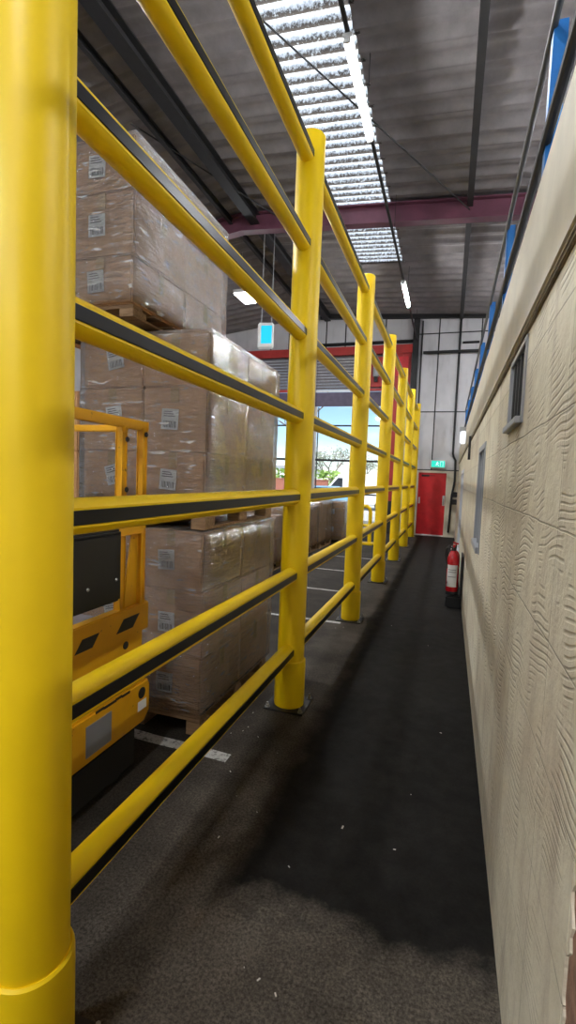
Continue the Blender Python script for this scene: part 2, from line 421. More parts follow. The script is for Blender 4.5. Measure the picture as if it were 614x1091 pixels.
struct('ceiling', b, 'roof', smooth=80)
b = bm_new(); sheet(b, SX0-.06, SX1+.06, SY0-.06, SYM, 2, .012); struct('window_4', b, 'skylight', smooth=80)
b = bm_new(); sheet(b, SX0-.06, SX1+.06, SYM, SY1+.06, 2, .012); struct('window_5', b, 'skylight', smooth=80)

def wall_holes(bm, u0, u1, v0, v1, holes, place, top=None):
    """wall in (u, v) with rectangular holes; place(u, v, side) gives the corner"""
    us = sorted({u0, u1, *[h[0] for h in holes], *[h[1] for h in holes]}); vs = sorted({v0, v1, *[h[2] for h in holes], *[h[3] for h in holes]})
    for a, c in zip(us, us[1:]):
        for d, e in zip(vs, vs[1:]):
            mu, mv = (a+c)/2, (d+e)/2
            if any(h[0] < mu < h[1] and h[2] < mv < h[3] for h in holes): continue
            P = place(a, d, 0); Q = place(c, e, 1)
            box(bm, [min(x, y) for x, y in zip(P, Q)], [max(x, y) for x, y in zip(P, Q)])
# back wall, with a doorway and three dock openings
DOOR = (-.96, -.06, 0, 2.03)
BAYS = [(-4.45, -1.85, .0, 5.75), (-7.7, -5.2, .0, 5.75), (-11.7, -9.2, .0, 5.75)]
b = bm_new()
wall_holes(b, XL, XR, 0, 7.4, [DOOR]+BAYS, lambda u, v, s: (u, YB+.2*s, v)); struct('wall_back', b, 'clad')
b = bm_new(); box(b, (XL-.2, YF, 0), (XL, YB+.2, 6.9)); struct('wall_left', b, 'clad')
b = bm_new(); box(b, (XL, YF-.2, 0), (XR, YF, 7.4)); struct('wall_front', b, 'clad')
b = bm_new(); box(b, (XR, YF, 0), (XR+.2, YB+.2, 7.4)); struct('wall_outer', b, 'clad')
# cream wall with windows; the skin stops at a broken edge low down by the camera
W1 = (2.12, 2.64, 1.95, 2.29); W2 = (4.15, 5.0, 1.14, 2.04); W3 = (9.9, 11.7, .25, 1.98)
b = bm_new()
wall_holes(b, YF, YB, 0, 2.31, [W1, W2, W3, (YF, .985, 0, 1.06)], lambda u, v, s: (WX+.12*s, u, v)); struct('wall_right', b, 'render')
# broken render edge: ragged brick core shows in the gap
b = bm_new(); box(b, (WX+.006, YF, 0), (WX+.12, .99, 1.065))
struct('trim_1', b, 'oldbrick')
random.seed(3)
b = bm_new(); n_ = 40
edge = [(.972+random.uniform(-.014, .014)+.01*math.sin(k*.7), 1.062*k/n_) for k in range(n_+1)]
prism(b, [(1.0, 0)]+[(y, z) for y, z in edge]+[(1.0, 1.062)], 'X', WX+.001, WX+.006)
struct('trim_2', b, 'render')
# smooth fascia board above the ledge, and the deck of the office roof behind it
b = bm_new(); box(b, (WX-.022, YF, 2.315), (WX+.12, YB, 2.76), .008); struct('trim_3', b, 'fascia')
b = bm_new(); box(b, (WX-.010, YF, 2.299), (WX+.1, YB, 2.318), .003); struct('trim_4', b, 'dirtycream')
b = bm_new(); box(b, (WX+.12, YF, 2.6), (XR, YB, 2.72)); struct('trim_5', b, 'grey')

def window_unit(name, Y0, Y1, Z0, Z1, bars, pane, frame='alu', t=.035, depth=.05):
    b = bm_new(); x0 = WX-.008; x1 = x0+depth
    box(b, (x0, Y0, Z0), (x1, Y0+t, Z1), .003); box(b, (x0, Y1-t, Z0), (x1, Y1, Z1), .003)
    box(b, (x0, Y0+t, Z1-t), (x1, Y1-t, Z1), .003); box(b, (x0-.02, Y0+t, Z0), (x1, Y1-t, Z0+t), .003)
    o = struct(name, b, frame)
    b = bm_new(); box(b, (x0+.03, Y0+t*.8, Z0+t*.8), (x0+.036, Y1-t*.8, Z1-t*.8)); obj('pane', b, pane, o)
    for k in range(bars):
        y = Y0+(Y1-Y0)*(k+1)/(bars+1)
        b = bm_new(); box(b, (x0+.008, y-.012, Z0+t), (x0+.03, y+.012, Z1-t), .003); obj('window_bar', b, 'darksteel' if pane == 'glassdark' else frame, o)
window_unit('window_6', *W1, 4, 'glassdark', t=.028)
window_unit('window_7', *W2, 1, 'obscure', t=.05)
window_unit('window_8', *W3, 2, 'obscure', 'whitewash', t=.07)

# ------------------------------------------------------------------ back wall fittings
# seams of the cladding panels
def strip(lo, hi, mat='darksteel'): 
    global seam_n
    seam_n += 1
    b = bm_new(); box(b, lo, hi, .003); return struct('trim_%d' % seam_n, b, mat)
seam_n = 5
yf = YB-.012
for x, w_ in ((-.555, .035), (.672, .035), (1.29, .035)):
    strip((x-w_/2, yf, 2.1), (x+w_/2, YB, roof_z(x)))
for x in (-2.2, -2.85, -3.5, -4.15, -4.8, -5.45, -6.1): strip((x-.02, yf, 5.98), (x+.02, YB, min(roof_z(x), 7.0)))
for z, x0 in ((6.3, -1.2), (3.9, -1.05), (2.09, -1.05)): strip((x0, yf-.002, z-.016), (XR, YB, z+.016))
# eave beam
e = bm_new(); box(e, (RIDGE, YB-.16, 6.72), (XR, YB-.02, 6.92)); 
for v in e.verts: v.co.z += -.05*(v.co.x+.27)
tag(obj('eave_beam', e, 'darksteel'), 'long black steel eave beam across the top of the pale end wall', 'beam')
# corner column by the red portal
c = thing('wall_column', 'dark steel column on the end wall between red portal and pale panels', 'column', (-1.24, YB-.1, 0))
b = bm_new(); box(b, (-.09, -.06, 0), (.09, -.045, 6.75)); box(b, (-.09, .085, 0), (.09, .1, 6.75)); box(b, (-.012, -.045, 0), (.012, .085, 6.75)); obj('shaft', b, 'darksteel', c)
bx('base_plate', (-.13, -.1, 0), (.13, .1, .015), 'darksteel', c)
def pipe(name, pts, r, mat, label, cat, group=None):
    b = bm_new(); tube(b, pts, r, 10); return tag(obj(name, b, mat), label, cat, group)
pipe('cable_conduit', [(-1.06, YB-.03, 0.4), (-1.06, YB-.03, 6.7)], .022, 'darksteel', 'thin dark conduit running up the end wall right beside the steel column', 'conduit')
pipe('cable_conduit', [(.06, YB-.04, 6.7), (.06, YB-.04, 2.62), (.085, YB-.045, 2.52), (.15, YB-.05, 2.4), (.16, YB-.05, 1.75), (.10, YB-.05, 1.3), (.06, YB-.05, .15)], .032, 'black', 'thick black cable dropping down the end wall right of the red door', 'cable')
pipe('cable_conduit', [(-1.0, YB-.135, 5.70), (XR, YB-.135, 5.70)], .045, 'black', 'thick black horizontal pipe across the pale panels of the end wall', 'pipe')
pipe('cable_conduit', [(RIDGE, YB-.06, 6.09), (-1.33, YB-.06, 6.09)], .05, 'black', 'black horizontal pipe above the red portal header on the end wall', 'pipe')
pipe('cable_conduit', [(.14, YB-.04, 5.98), (.62, YB-.04, 5.98)], .035, 'black', 'short black pipe high on the end wall beside the blue handrail', 'pipe')

# red door
d = bm_new(); box(d, (-.93, YB+.02, .03), (-.09, YB+.065, 2.0), .004); door = struct('door_1', d, 'red')
b = bm_new()
box(b, (-1.0, YB-.015, 0), (-.93, YB+.1, 2.07), .006); box(b, (-.09, YB-.015, 0), (-.02, YB+.1, 2.07), .006); box(b, (-.93, YB-.015, 2.0), (-.09, YB+.1, 2.07), .006)
obj('door_frame', b, 'fascia', door)
bx('push_plate', (-.90, YB+.008, 1.02), (-.85, YB+.02, 1.22), 'white', door, .003)
bx('push_plate', (-.17, YB+.008, .98), (-.10, YB+.02, 1.30), 'white', door, .003)
b = bm_new(); tube(b, [(-.14, YB+.02, 1.0), (-.14, YB-.04, 1.0), (-.14, YB-.04, 1.2), (-.14, YB+.02, 1.2)], .009, 8); obj('door_handle', b, 'steel', door)
b = bm_new(); box(b, (-.84, YB-.035, 1.88), (-.6, YB+.02, 1.94), .006); box(b, (-.62, YB-.03, 1.905), (-.42, YB-.015, 1.92), .002); obj('door_closer', b, 'darksteel', door)
bx('kick_strip', (-.93, YB+.012, .0), (-.09, YB+.022, .045), 'white', door, .002)
b = bm_new(); box(b, (-.96, YB+.19, 0), (-.06, YB+.2, 2.03)); struct('trim_40', b, 'darksteel')
bx('x', (-.02, YB-.006, 0), (.25, YB, 2.08), 'fascia'); o = COL.objects[-1]; o.name = 'trim_41'; o['kind'] = 'structure'

# exit sign
s = thing('exit_sign', 'green lit emergency exit sign above the red door', 'sign', (-.36, YB-.06, 2.16))
bx('sign_case', (-.22, -.01, 0), (.22, .05, .24), 'white', s, .006)
bx('sign_face', (-.2, -.016, .02), (.2, -.009, .22), 'exit', s)
b = bm_new()                                                    # running figure, doorway and arrow
lathe(b, [(0, -.002), (.014, -.002), (.014, .002), (0, .002)], seg=12, mat=Matrix.Translation((-.02, -.019, .182)) @ Matrix.Rotation(PI/2, 4, 'X'))
for q in ([(-.03, .165), (-.055, .13), (-.04, .10)], [(-.03, .165), (.01, .14), (.03, .15)], [(-.035, .165), (-.02, .11), (.015, .085), (.01, .05)], [(-.02, .11), (-.05, .085), (-.085, .085)]):
    tube(b, [(u, -.019, v) for u, v in q], .008, 6)
box(b, (.06, -.02, .045), (.07, -.017, .2)); box(b, (.14, -.02, .045), (.15, -.017, .2)); box(b, (.06, -.02, .19), (.15, -.017, .2))
obj('exit_symbol', b, 'exitwhite', s)

# dock openings: red portal, raised shutter, glazing
def portal(i, X0, X1, words):
    p = thing('door_portal', 'red steel portal framing the %s' % words, 'frame', ((X0+X1)/2, YB-.02, 0))
    hw = (X1-X0)/2
    bx('header', (-hw-.3, -.14, 5.72), (hw+.55 if i == 0 else hw+.3, 0, 5.98), 'redsteel', p, .01)
    bx('jamb', (hw, -.12, 1.05), (hw+.25, 0, 5.72), 'redsteel', p, .01)
    bx('jamb', (-hw-.14, -.12, 1.05), (-hw, 0, 5.72), 'redsteel', p, .01)
    bx('jamb_guard', (hw-.02, -.15, 0), (hw+.27, 0, 1.05), 'black', p, .01)
    bx('jamb_guard', (-hw-.16, -.15, 0), (-hw+.02, 0, 1.05), 'black', p, .01)
    bx('cross_rail', (hw-.9, -.09, 4.56), (hw, -.01, 4.64), 'redsteel', p, .008)
    if i == 0: 
        bx('side_panel', (hw+.25, -.06, 4.65), (hw+.5, -.001, 5.72), 'redsteel', p, .01)
        bx('gusset_plate', (hw-.02, -.16, 5.0), (hw+.42, -.14, 5.6), 'red', p, .004)
    s_ = thing('roller_shutter', 'raised grey roller shutter, purple bottom panel, %s' % words, 'shutter', ((X0+X1)/2, YB+.06, 0))
    b = bm_new()
    for k in range(11): box(b, (-hw, -.02, 4.65+k*.1), (hw-.02, .02, 4.742+k*.1), .012)
    obj('curtain', b, 'shutter', s_)
    bx('bottom_panel', (-hw, -.03, 4.1), (hw, .03, 4.56), 'purple', s_, .008)
    bx('bottom_rail', (-hw, -.05, 4.57), (hw, -.021, 4.63), 'white', s_, .004)
    if i == 0:
        mt = thing('shutter_motor', 'grey shutter motor on red box high in the nearest dock opening', 'motor', (-2.43, YB-.02, 4.75))
        b = bm_new(); box(b, (-.38, -.02, -.05), (.4, .02, .9), .01); obj('motor_box', b, 'redsteel', mt)
        b = bm_new(); lathe(b, [(0, 0), (.09, 0), (.10, .02), (.10, .3), (.08, .33), (0, .33)], (0, -.12, .25), 18); obj('motor_housing', b, 'grey', mt)
        bx('motor_bracket', (-.05, -.12, .1), (.05, -.0, .25), 'darksteel', mt)
    # glazing
    f = bm_new()
    yy0, yy1 = YB+.09, YB+.15
    for (a, c, d_, e_) in ((X0, X0+.07, .0, 4.1), (X1-.06, X1, .0, 4.1)): box(f, (a, yy0, d_), (c, yy1, e_), .006)
    box(f, (X0, yy0, .0), (X1, yy1, .34), .006)
    wn = struct('window_%d' % (i+1), f, 'white')
    for z, h in ((3.47, .05), (2.31, .07), (1.2, .05)):
        bx('glazing_bar', (X0+.07, yy0+.01, z-h/2), (X1-.06, yy1-.01, z+h/2), 'darksteel', wn, .004)
    bx('glazing_bar', (X0+.1, yy0+.01, .34), (X0+.13, yy1-.01, 4.08), 'darksteel', wn, .003)
    bx('pane', (X0+.07, yy0+.028, .34), (X1-.06, yy0+.034, 4.1), 'glass', wn)
for i, (bay, words) in enumerate(zip(BAYS, ('dock opening next to the red door', 'middle dock opening behind the wrapped loads', 'far left dock opening'))):
    if i < 2: portal(i, bay[0], bay[1], words)
b = bm_new(); box(b, (-11.7, YB+.05, 0), (-9.2, YB+.1, 5.75)); struct('door_2', b, 'shutter')

# ------------------------------------------------------------------ roof steel and lamps
def ibeam_x(name, Y, x0, x1, h, w_, mat, label):
    b = bm_new(); n = 2
    def seg(xa, xb):
        za, zb = roof_z(xa)-.06, roof_z(xb)-.06
        for (dy0, dy1, dz0, dz1) in ((-w_/2, w_/2, -h, -h+.025), (-w_/2, w_/2, -.025, 0), (-.012, .012, -h+.025, -.025)):
            vs = [b.verts.new((x, Y+dy, z+dz)) for (x, z) in ((xa, za), (xb, zb)) for dy in (dy0, dy1) for dz in (dz0, dz1)]
            for q in ((0, 1, 3, 2), (4, 6, 7, 5), (0, 4, 5, 1), (2, 3, 7, 6), (0, 2, 6, 4), (1, 5, 7, 3)): b.faces.new([vs[k] for k in q])
    seg(x0, RIDGE); seg(RIDGE, x1)
    return tag(obj(name, b, mat), label, 'beam')
ibeam_x('roof_rafter', 9.62, XL, XR, .36, .2, 'mauve', 'mauve painted steel rafter crossing under the roof and the skylight')
ibeam_x('roof_rafter', 3.2, XL, XR, .36, .2, 'mauve', 'mauve steel rafter overhead nearest the camera') if False else None
ibeam_x('roof_rafter', -2.6, XL, XR, .36, .2, 'mauve', 'mauve steel rafter behind the camera')
def purlin(x, w_, h, label, drop=.075):
    b = bm_new(); z = roof_z(x)-drop
    box(b, (x-w_/2, YF, z-h), (x+w_/2, YB-.16, z-h+.02)); box(b, (x-.012, YF, z-h+.02), (x+.012, YB-.16, z)); box(b, (x-w_/2, YF, z-.02), (x+w_/2, YB-.16, z))
    return tag(obj('roof_purlin', b, 'darksteel'), label, 'beam', None)
purlin(.06, .10, .12, 'slim dark purlin running along the roof above the walkway, right of the skylight')
purlin(-4.08, .20, .2, 'broad dark ridge purlin above the wrapped loads, left of the skylight')
purlin(-4.62, .07, .12, 'slim dark purlin left of the broad ridge purlin')
purlin(2.2, .10, .12, 'slim dark purlin above the office deck behind the blue handrail')
def rod(pts, r, label):
    b = bm_new(); tube(b, pts, r, 6); return tag(obj('brace_rod', b, 'darksteel'), label, 'rod')
rod([(-2.6, 5.0, roof_z(-2.6)-.12), (.06, 9.5, roof_z(.06)-.3)], .012, 'thin brace rod slanting under the skylight to the rafter')
rod([(-5.6, 4.0, roof_z(-5.6)-.1), (-4.1, 4.0, roof_z(-4.1)-.1)], .02, 'short cross rod between the ridge purlin and its slim neighbour')
rod([(-4.9, 6.6, roof_z(-4.9)-.1), (-3.4, 9.5, roof_z(-3.4)-.3)], .012, 'thin brace rod left of the skylight')

LX, LZ = -1.21, 6.0
b = bm_new(); box(b, (LX-.02, -6.5, LZ+.06), (LX+.02, YB-.2, LZ+.10), .004)
for k in range(8):
    y = -6+k*3.05; tube(b, [(LX, y, LZ+.1), (LX, y, roof_z(LX)-.09)], .005, 6)
tag(obj('lighting_trunking', b, 'darksteel'), 'long dark lighting trunking hung beneath the skylight edge', 'trunking')
def batten(y0, label, first=None):
    if first is None:
        t_ = thing('strip_light', label, 'lamp', (LX, y0, LZ), group='strip lights along the walkway')
        b = bm_new(); box(b, (-.05, 0, .025), (.05, 1.5, .06), .005); obj('lamp_body', b, 'white', t_)
        b = bm_new()
        tube(b, [(0, .03, .0), (0, 1.47, .0)], .028, 12); obj('lamp_tube', b, 'tube', t_)
        for yy in (.0, 1.47): bx('end_cap', (-.035, yy, -.03), (.035, yy+.03, .03), 'white', t_, .004)
        return t_
    c_ = copy_tree(first); c_.location = (LX, y0, LZ); c_['label'] = label; return c_
l0 = batten(4.98, 'lit strip light under the skylight, the longest seen overhead')
batten(11.15, 'lit strip light near the end wall, past the mauve rafter', l0)
batten(-1.2, 'lit strip light above and behind the camera', l0)
batten(-5.2, 'added lit strip light at the rear end of the trunking behind the camera', l0)  # extra batten out of view, added to brighten the walkway
for y_, q_ in ((1.0, 'near'), (6.5, 'middle'), (12.0, 'far')):  # unseen battens added to light the roof and the handrail
    c_ = batten(y_, 'added lit strip light over the office deck, at its %s end' % q_, l0); c_.location.x = 2.6
def highbay(x, y, label, first=None, z=6.0):
    if first is None:
        t_ = thing('high_bay_light', label, 'lamp', (x, y, z), group='high bay lights over the loads')
        b = bm_new(); box(b, (-.17, -.36, .02), (.17, .36, .1), .01); obj('lamp_body', b, 'white', t_)
        bx('lamp_panel', (-.14, -.33, .0), (.14, .33, .021), 'bay', t_)
        for yy in (-.25, .25):
            b = bm_new(); tube(b, [(0, yy, .1), (0, yy, roof_z(x)-z-.02)], .006, 6); obj('hanging_rod', b, 'steel', t_)
        return t_
    c_ = copy_tree(first); c_.location = (x, y, z); c_['label'] = label; return c_
h0 = highbay(-5.0, 11.3, 'lit high bay light beyond the wrapped load, above the hanging cyan sign')
highbay(-5.0, 4.6, 'added unseen high bay light above the nearest wrapped load', h0)  # added out of view to brighten the hall over the loads
highbay(-5.0, -2.5, 'added unseen high bay light in the hall behind the camera', h0)  # added behind the camera to light the carton fronts
highbay(-8.6, 8.0, 'added unseen high bay light at the far left of the hall', h0)  # extra lamp out of view, added to raise the hall's light
highbay(-2.2, -4.4, 'added unseen high bay light in the aisle behind the camera', h0)  # unseen lamp added for more light from behind the camera

# hanging sign with cyan screen
s = thing('hanging_sign', 'white cased sign with cyan lit face hanging above the wrapped loads', 'sign', (-3.92, 10.0, 4.42), .12)
b = bm_new(); box(b, (-.17, -.05, 0), (.17, .05, .54), .025, 3); obj('sign_case', b, 'white', s)
bx('sign_face', (-.09, -.057, .1), (.145, -.049, .47), 'cyan', s)
for xx in (-.1, .12):
    b = bm_new(); tube(b, [(xx, 0, .54), (xx, 0, roof_z(-3.9)-4.44)], .008, 6); obj('hanging_rod', b, 'grey', s)

# ------------------------------------------------------------------ yellow barrier
FX, P0, SP, PH = -1.045, .9988, 2.4048, 4.05
RZ = [.427, .993, 1.559, 2.129, 2.703, 3.302, 3.883]
bar = thing('safety_barrier', 'tall yellow barrier of round posts and seven rails with black strips along the walkway', 'barrier', (FX, P0, 0))
def post_bm():
    b = bm_new(); R = .099
    lathe(b, [(R, .0), (R, PH-.012), (R-.006, PH-.003), (R-.016, PH), (0, PH)], seg=48); return b
def sleeve_bm():
    b = bm_new(); lathe(b, [(.1105, .012), (.1125, .03), (.1125, .335), (.111, .35), (.104, .357), (.0985, .355)], seg=48); return b
def rail_bm():
    b = bm_new(); R = .055; n = 56; L0, L1 = .06, SP-.06
    rings = []
    for y in (L0, L1):
        rg = []
        for k in range(n):
            a = 2*PI*k/n; x, z = R*math.cos(a), R*math.sin(a)
            if abs(z) < R*.44: x = math.copysign(R*math.cos(math.asin(.44))-.003, x)
            rg.append(b.verts.new((x, y, z)))
        rings.append(rg)
    for k in range(n): b.faces.new((rings[0][k], rings[0][(k+1) % n], rings[1][(k+1) % n], rings[1][k]))
    return b
def strip_bm(sx):
    b = bm_new(); x = .055*math.cos(math.asin(.44))
    box(b, (min(sx*(x-.004), sx*(x+.001)), .085, -.0215), (max(sx*(x-.004), sx*(x+.001)), SP-.085, .0215), .0015, 1); return b
p0 = obj('post', post_bm(), 'yellow', bar)
obj('base_sleeve', sleeve_bm(), 'yellow', p0)
bx('base_plate', (-.15, -.15, 0), (.15, .15, .012), 'black', p0, .002)
for sx in (-1, 1):
    for sy in (-1, 1):
        b = bm_new(); lathe(b, [(0, .0), (.02, .0), (.02, .006), (.013, .006), (.013, .02), (.008, .021), (.008, .036), (0, .036)], (sx*.125, sy*.125, .012), 6); obj('anchor_bolt', b, 'steel', p0)
for n in range(1, 7):
    c = copy_tree(p0, bar); c.location = (0, SP*n, 0)
p0.location = (.019, 0, 0)
ra = obj('rail', rail_bm(), 'yellow', bar)
obj('black_strip', strip_bm(1), 'strip', ra); obj('black_strip', strip_bm(-1), 'strip', ra)
ra.location = (0, 0, RZ[0])
for n in range(6):
    for k, z in enumerate(RZ):
        if n == 0 and k == 0: continue
        c = copy_tree(ra, bar); c.location = (0, SP*n, z)

# ------------------------------------------------------------------ pallets, cartons, film
def pallet_obj(loc, sx, sy, h, label, group, rz=0.):
    p = thing('wooden_pallet', label, 'pallet', loc, rz, group)
    t_ = h*.16; hb = h-3*t_
    for k in range(3):
        x = -sx/2+.05+k*(sx-.10)/2
        b = bm_new(); box(b, (x-.05, -sy/2, 0), (x+.05, sy/2, t_), .003); obj('bottom_board', b, 'wood', p)
        for j in range(3):
            y = -sy/2+.07+j*(sy-.14)/2
            b = bm_new(); box(b, (x-.05, y-.07, t_), (x+.05, y+.07, t_+hb), .004); obj('block', b, 'wood', p)
        b = bm_new(); 
    for j in range(3):
        y = -sy/2+.05+j*(sy-.10)/2
        b = bm_new(); box(b, (-sx/2, y-.05, t_+hb), (sx/2, y+.05, h-t_), .003); obj('cross_board', b, 'wood', p)
    for k in range(6):
        y = -sy/2+.05+k*(sy-.10)/5
        b = bm_new(); box(b, (-sx/2, y-.045, h-t_), (sx/2, y+.045, h), .003); obj('top_board', b, 'wood', p)
    return p
CART_N = 0
def carton(lo, hi, label, group, front=True, side=True, lab=(0., 0., 0.), tape=True):
    """front faces -Y, side faces +X"""
    lo = Vector(lo); hi = Vector(hi); c = (lo+hi)/2; base = Vector((c.x, c.y, lo.z)); s = hi-lo
    t_ = thing('carton', label, 'carton', base, random.uniform(-.006, .006), group)
    b = bm_new(); g = .003
    box(b, (-s.x/2+g, -s.y/2+g, .001), (s.x/2-g, s.y/2-g, s.z-.003), .008, 2)
    bmesh.ops.subdivide_edges(b, edges=[e for e in b.edges if e.calc_length() > .15], cuts=3, use_grid_fill=True)
    for v in b.verts:                                            # slightly bulging board
        q = noise.noise(Vector((v.co.x*4+c.x*3, v.co.y*4+c.y*3, v.co.z*4+c.z*5)))
        v.co.x *= 1+.006*q; v.co.y *= 1+.006*q
    obj('box_body', b, 'card', t_)
    if front:
        dx, dz, rot = lab
        l = bm_new(); m_ = Matrix.Translation((dx, -s.y/2-.006, s.z/2+dz)) @ Matrix.Rotation(rot, 4, 'Y')
        box(l, (-.06, -.001, -.065), (.06, .001, .065), 0, mat=m_); lo_ = obj('label', l, 'paper', t_)
        l = bm_new()
        for k in range(9):
            w_ = .003+.003*((k*7) % 3)/2; x = -.042+k*.0105
            box(l, (x-w_/2, -.003, -.052), (x+w_/2, -.0012, -.012), 0, mat=m_)
        for k in range(3): box(l, (-.045, -.003, .045-k*.014), (.015+.01*k, -.0012, .050-k*.014), 0, mat=m_)
        obj('barcode', l, 'ink', lo_)
        if tape:
            l = bm_new(); box(l, (-.03, -s.y/2-.0035, s.z-.10), (.03, -s.y/2-.001, s.z-.004)); obj('tape', l, 'tape', t_)
    if side and tape:
        l = bm_new(); box(l, (s.x/2+.001, -.03, s.z-.13), (s.x/2+.0035, .03, s.z-.004)); obj('tape', l, 'tape', t_)
    return t_
def film(lo, hi, label, mat='film', puff=.0, round_=.02, group='stretch film around the loads'):
    lo = Vector(lo); hi = Vector(hi); c = (lo+hi)/2
    b = bm_new(); box(b, lo, hi, round_, 3)
    bmesh.ops.subdivide_edges(b, edges=[e for e in b.edges if e.calc_length() > .12], cuts=12, use_grid_fill=True)
    bot = [f for f in b.faces if f.calc_center_median().z < lo.z+.012]
    bmesh.ops.delete(b, geom=bot, context='FACES')
    for v in b.verts:
        n_ = (v.co-c); n_.z *= .3; n_.normalize()
        q = noise.noise(Vector((v.co.x*5, v.co.y*5, v.co.z*9)))*.5+.5
        v.co += n_*.012*q
        if puff and v.co.z > hi.z-.05:
            u = min(1, min(v.co.x-lo.x, hi.x-v.co.x, v.co.y-lo.y, hi.y-v.co.y)/.15); v.co.z += puff*max(0, u)**.6
    o = obj('stretch_wrap', b, mat, smooth=180)
    o.location = (c.x, c.y, lo.z)
    for v in o.data.vertices: v.co -= o.location
    return tag(o, label, 'plastic wrap', group)

PX1, PX0 = -1.43, -2.37
ST = [  # name, x shift, front y, pallet z, layer bounds, film
    ('lowest', 0., 2.73, 0., [.14, .515, .947, 1.33], 'film', 0.),
    ('middle', 0., 2.73, 1.345, [1.475, 1.83, 2.236, 2.567], 'film', .03),
    ('topmost', -.425, 2.55, 2.625, [2.70, 2.985, 3.36, 3.67], 'filmtop', 0.),
]
LN = ['bottom', 'second', 'top']
for nm, dx, y0, zp, zs, fm, puff in ST:
    x1 = PX1+dx; x0 = PX0+dx; xm = (x0+x1)/2+.0; ym = y0+.61; y1 = y0+1.21
    pallet_obj(((x0+x1)/2, (y0+y1)/2, zp), x1-x0-.01, y1-y0-.01, zs[0]-zp-.002, 'wooden pallet under the %s of the three stacked wrapped loads' % nm, 'pallets in the tall stack')
    for k in range(3):
        j = [random.uniform(-.012, .004) for _ in range(6)]
        gp = 'cartons of the tall wrapped stack'
        carton((xm, y0, zs[k]), (x1+j[0], ym, zs[k+1]), 'brown carton at the front right of the %s layer in the %s wrapped load' % (LN[k], nm), gp, lab=(-.03, 0, random.uniform(-.06, .06)))
        carton((x0, y0, zs[k]), (xm, ym, zs[k+1]), 'brown carton at the front left of the %s layer in the %s wrapped load' % (LN[k], nm), gp, side=False, lab=(.02, 0.02, random.uniform(-.3, .1)))
        carton((xm, ym, zs[k]), (x1+j[1], y1, zs[k+1]), 'brown carton at the rear right of the %s layer in the %s wrapped load' % (LN[k], nm), gp, front=False)
        carton((x0, ym, zs[k]), (xm, y1, zs[k+1]), 'brown carton at the rear left of the %s layer in the %s wrapped load' % (LN[k], nm), gp, front=False, side=False)
    film((x0-.02, y0-.02, zs[0]-.0015), (x1+.02, y1+.02, zs[3]+.006), 'crinkled clear stretch film wrapped around the %s of the three stacked loads' % nm, fm, puff, .021 if nm == 'middle' else .018)
# neighbouring stack, only a sliver shows
pallet_obj((-2.93, 3.4, 0), .92, 1.2, .138, 'wooden pallet of the load just left of the tall wrapped stack', 'pallets beside the tall stack')
zz = [.14, .56, .98, 1.40, 1.82, 2.24]
for k in range(5):
    carton((-3.38, 2.8, zz[k]), (-2.47, 4.0, zz[k+1]), 'large brown carton, %s in the column just left of the tall wrapped stack' % ['lowest', 'second from floor', 'third from floor', 'fourth from floor', 'uppermost'][k], 'cartons left of the tall stack', lab=(.2, 0, .05))

# far row of low loads
rowY = [6.3, 7.55, 8.8, 10.05, 11.3, 12.55]
names = ['nearest', 'second', 'third', 'fourth', 'fifth', 'farthest']
for i, y in enumerate(rowY):
    x1 = -2.86-.04*(i % 2) if i < 5 else -2.56; x0 = x1-1.0; y1 = y+1.18
    top = [1.02, .98, 1.1, 1.04, 1.12, 1.08][i]
    pallet_obj(((x0+x1)/2, (y+y1)/2, 0), 1.0, 1.17, .14, 'wooden pallet under the %s low load in the row beyond the tall stack' % names[i], 'pallets in the far row')
    for a in range(3):
        for l in range(2):
            ya, yb = y+a*.393, y+(a+1)*.393-.006
            za = .142+l*(top-.14)/2; zb = za+(top-.14)/2-.004
            if a == 1 and l == 1: zb -= .06
            carton((x0, ya, za), (x1-random.uniform(0, .05), yb, zb), 'brown carton, %s %s of the %s low load in the far row' % (['lower', 'upper'][l], ['near end', 'centre', 'far end'][a], names[i]), 'cartons in the far row', front=(a == 0), lab=(.2, 0, 0))
    film((x0-.02, y-.02, .146), (x1+.02, y1+.02, top+.018), 'clear film around the %s low load in the row beyond the tall stack' % names[i])

# yellow hoop guard near the dock
g = thing('hoop_guard', 'yellow steel hoop guard on a base plate by the dock opening', 'guard', (-2.0, 12.85, 0))
b = bm_new(); tube(b, [(-.32, 0, .05), (-.32, 0, .92), (-.26, 0, 1.0), (.0, 0, 1.0), (.07, 0, .94), (.09, 0, .85), (.09, 0, .05)], .05, 12); obj('hoop', b, 'yellow', g)
bx('base_plate', (-.45, -.16, 0), (.2, .16, .06), 'yellow', g, .01)
b = bm_new(); tube(b, [(-.3, 0, .5), (.09, 0, .5)], .04, 10); obj('cross_bar', b, 'yellow', g)

# ------------------------------------------------------------------ yellow order picker truck
MX = -1.6
k_ = thing('order_picker', 'worn yellow warehouse truck with guard frame and black document box beside the wrapped load', 'truck', (-1.98, 1.85, 0))
def W(x, y, z): return (x+1.98, y-1.85, z)
def mbox(name, lo, hi, mat, bev=.008, par=None): return bx(name, W(*lo), W(*hi), mat, par or k_, bev)
# lower chassis: side skirt plate with slot cut-outs and a chamfered end
b = bm_new()
def yz(pts): return [(y-1.85, z) for y, z in pts]
prism(b, yz([(1.0, .25), (2.36, .25), (2.42, .30), (2.42, .47), (2.40, .50), (1.0, .50)]), 'X', -2.32+1.98, MX+1.98, .012); ch = obj('chassis', b, 'truck', k_)
b = bm_new(); prism(b, yz([(1.0, .50), (2.38, .50), (2.38, .80), (1.0, .80)]), 'X', -2.30+1.98, MX-.03+1.98, .01); obj('body', b, 'truck', k_)
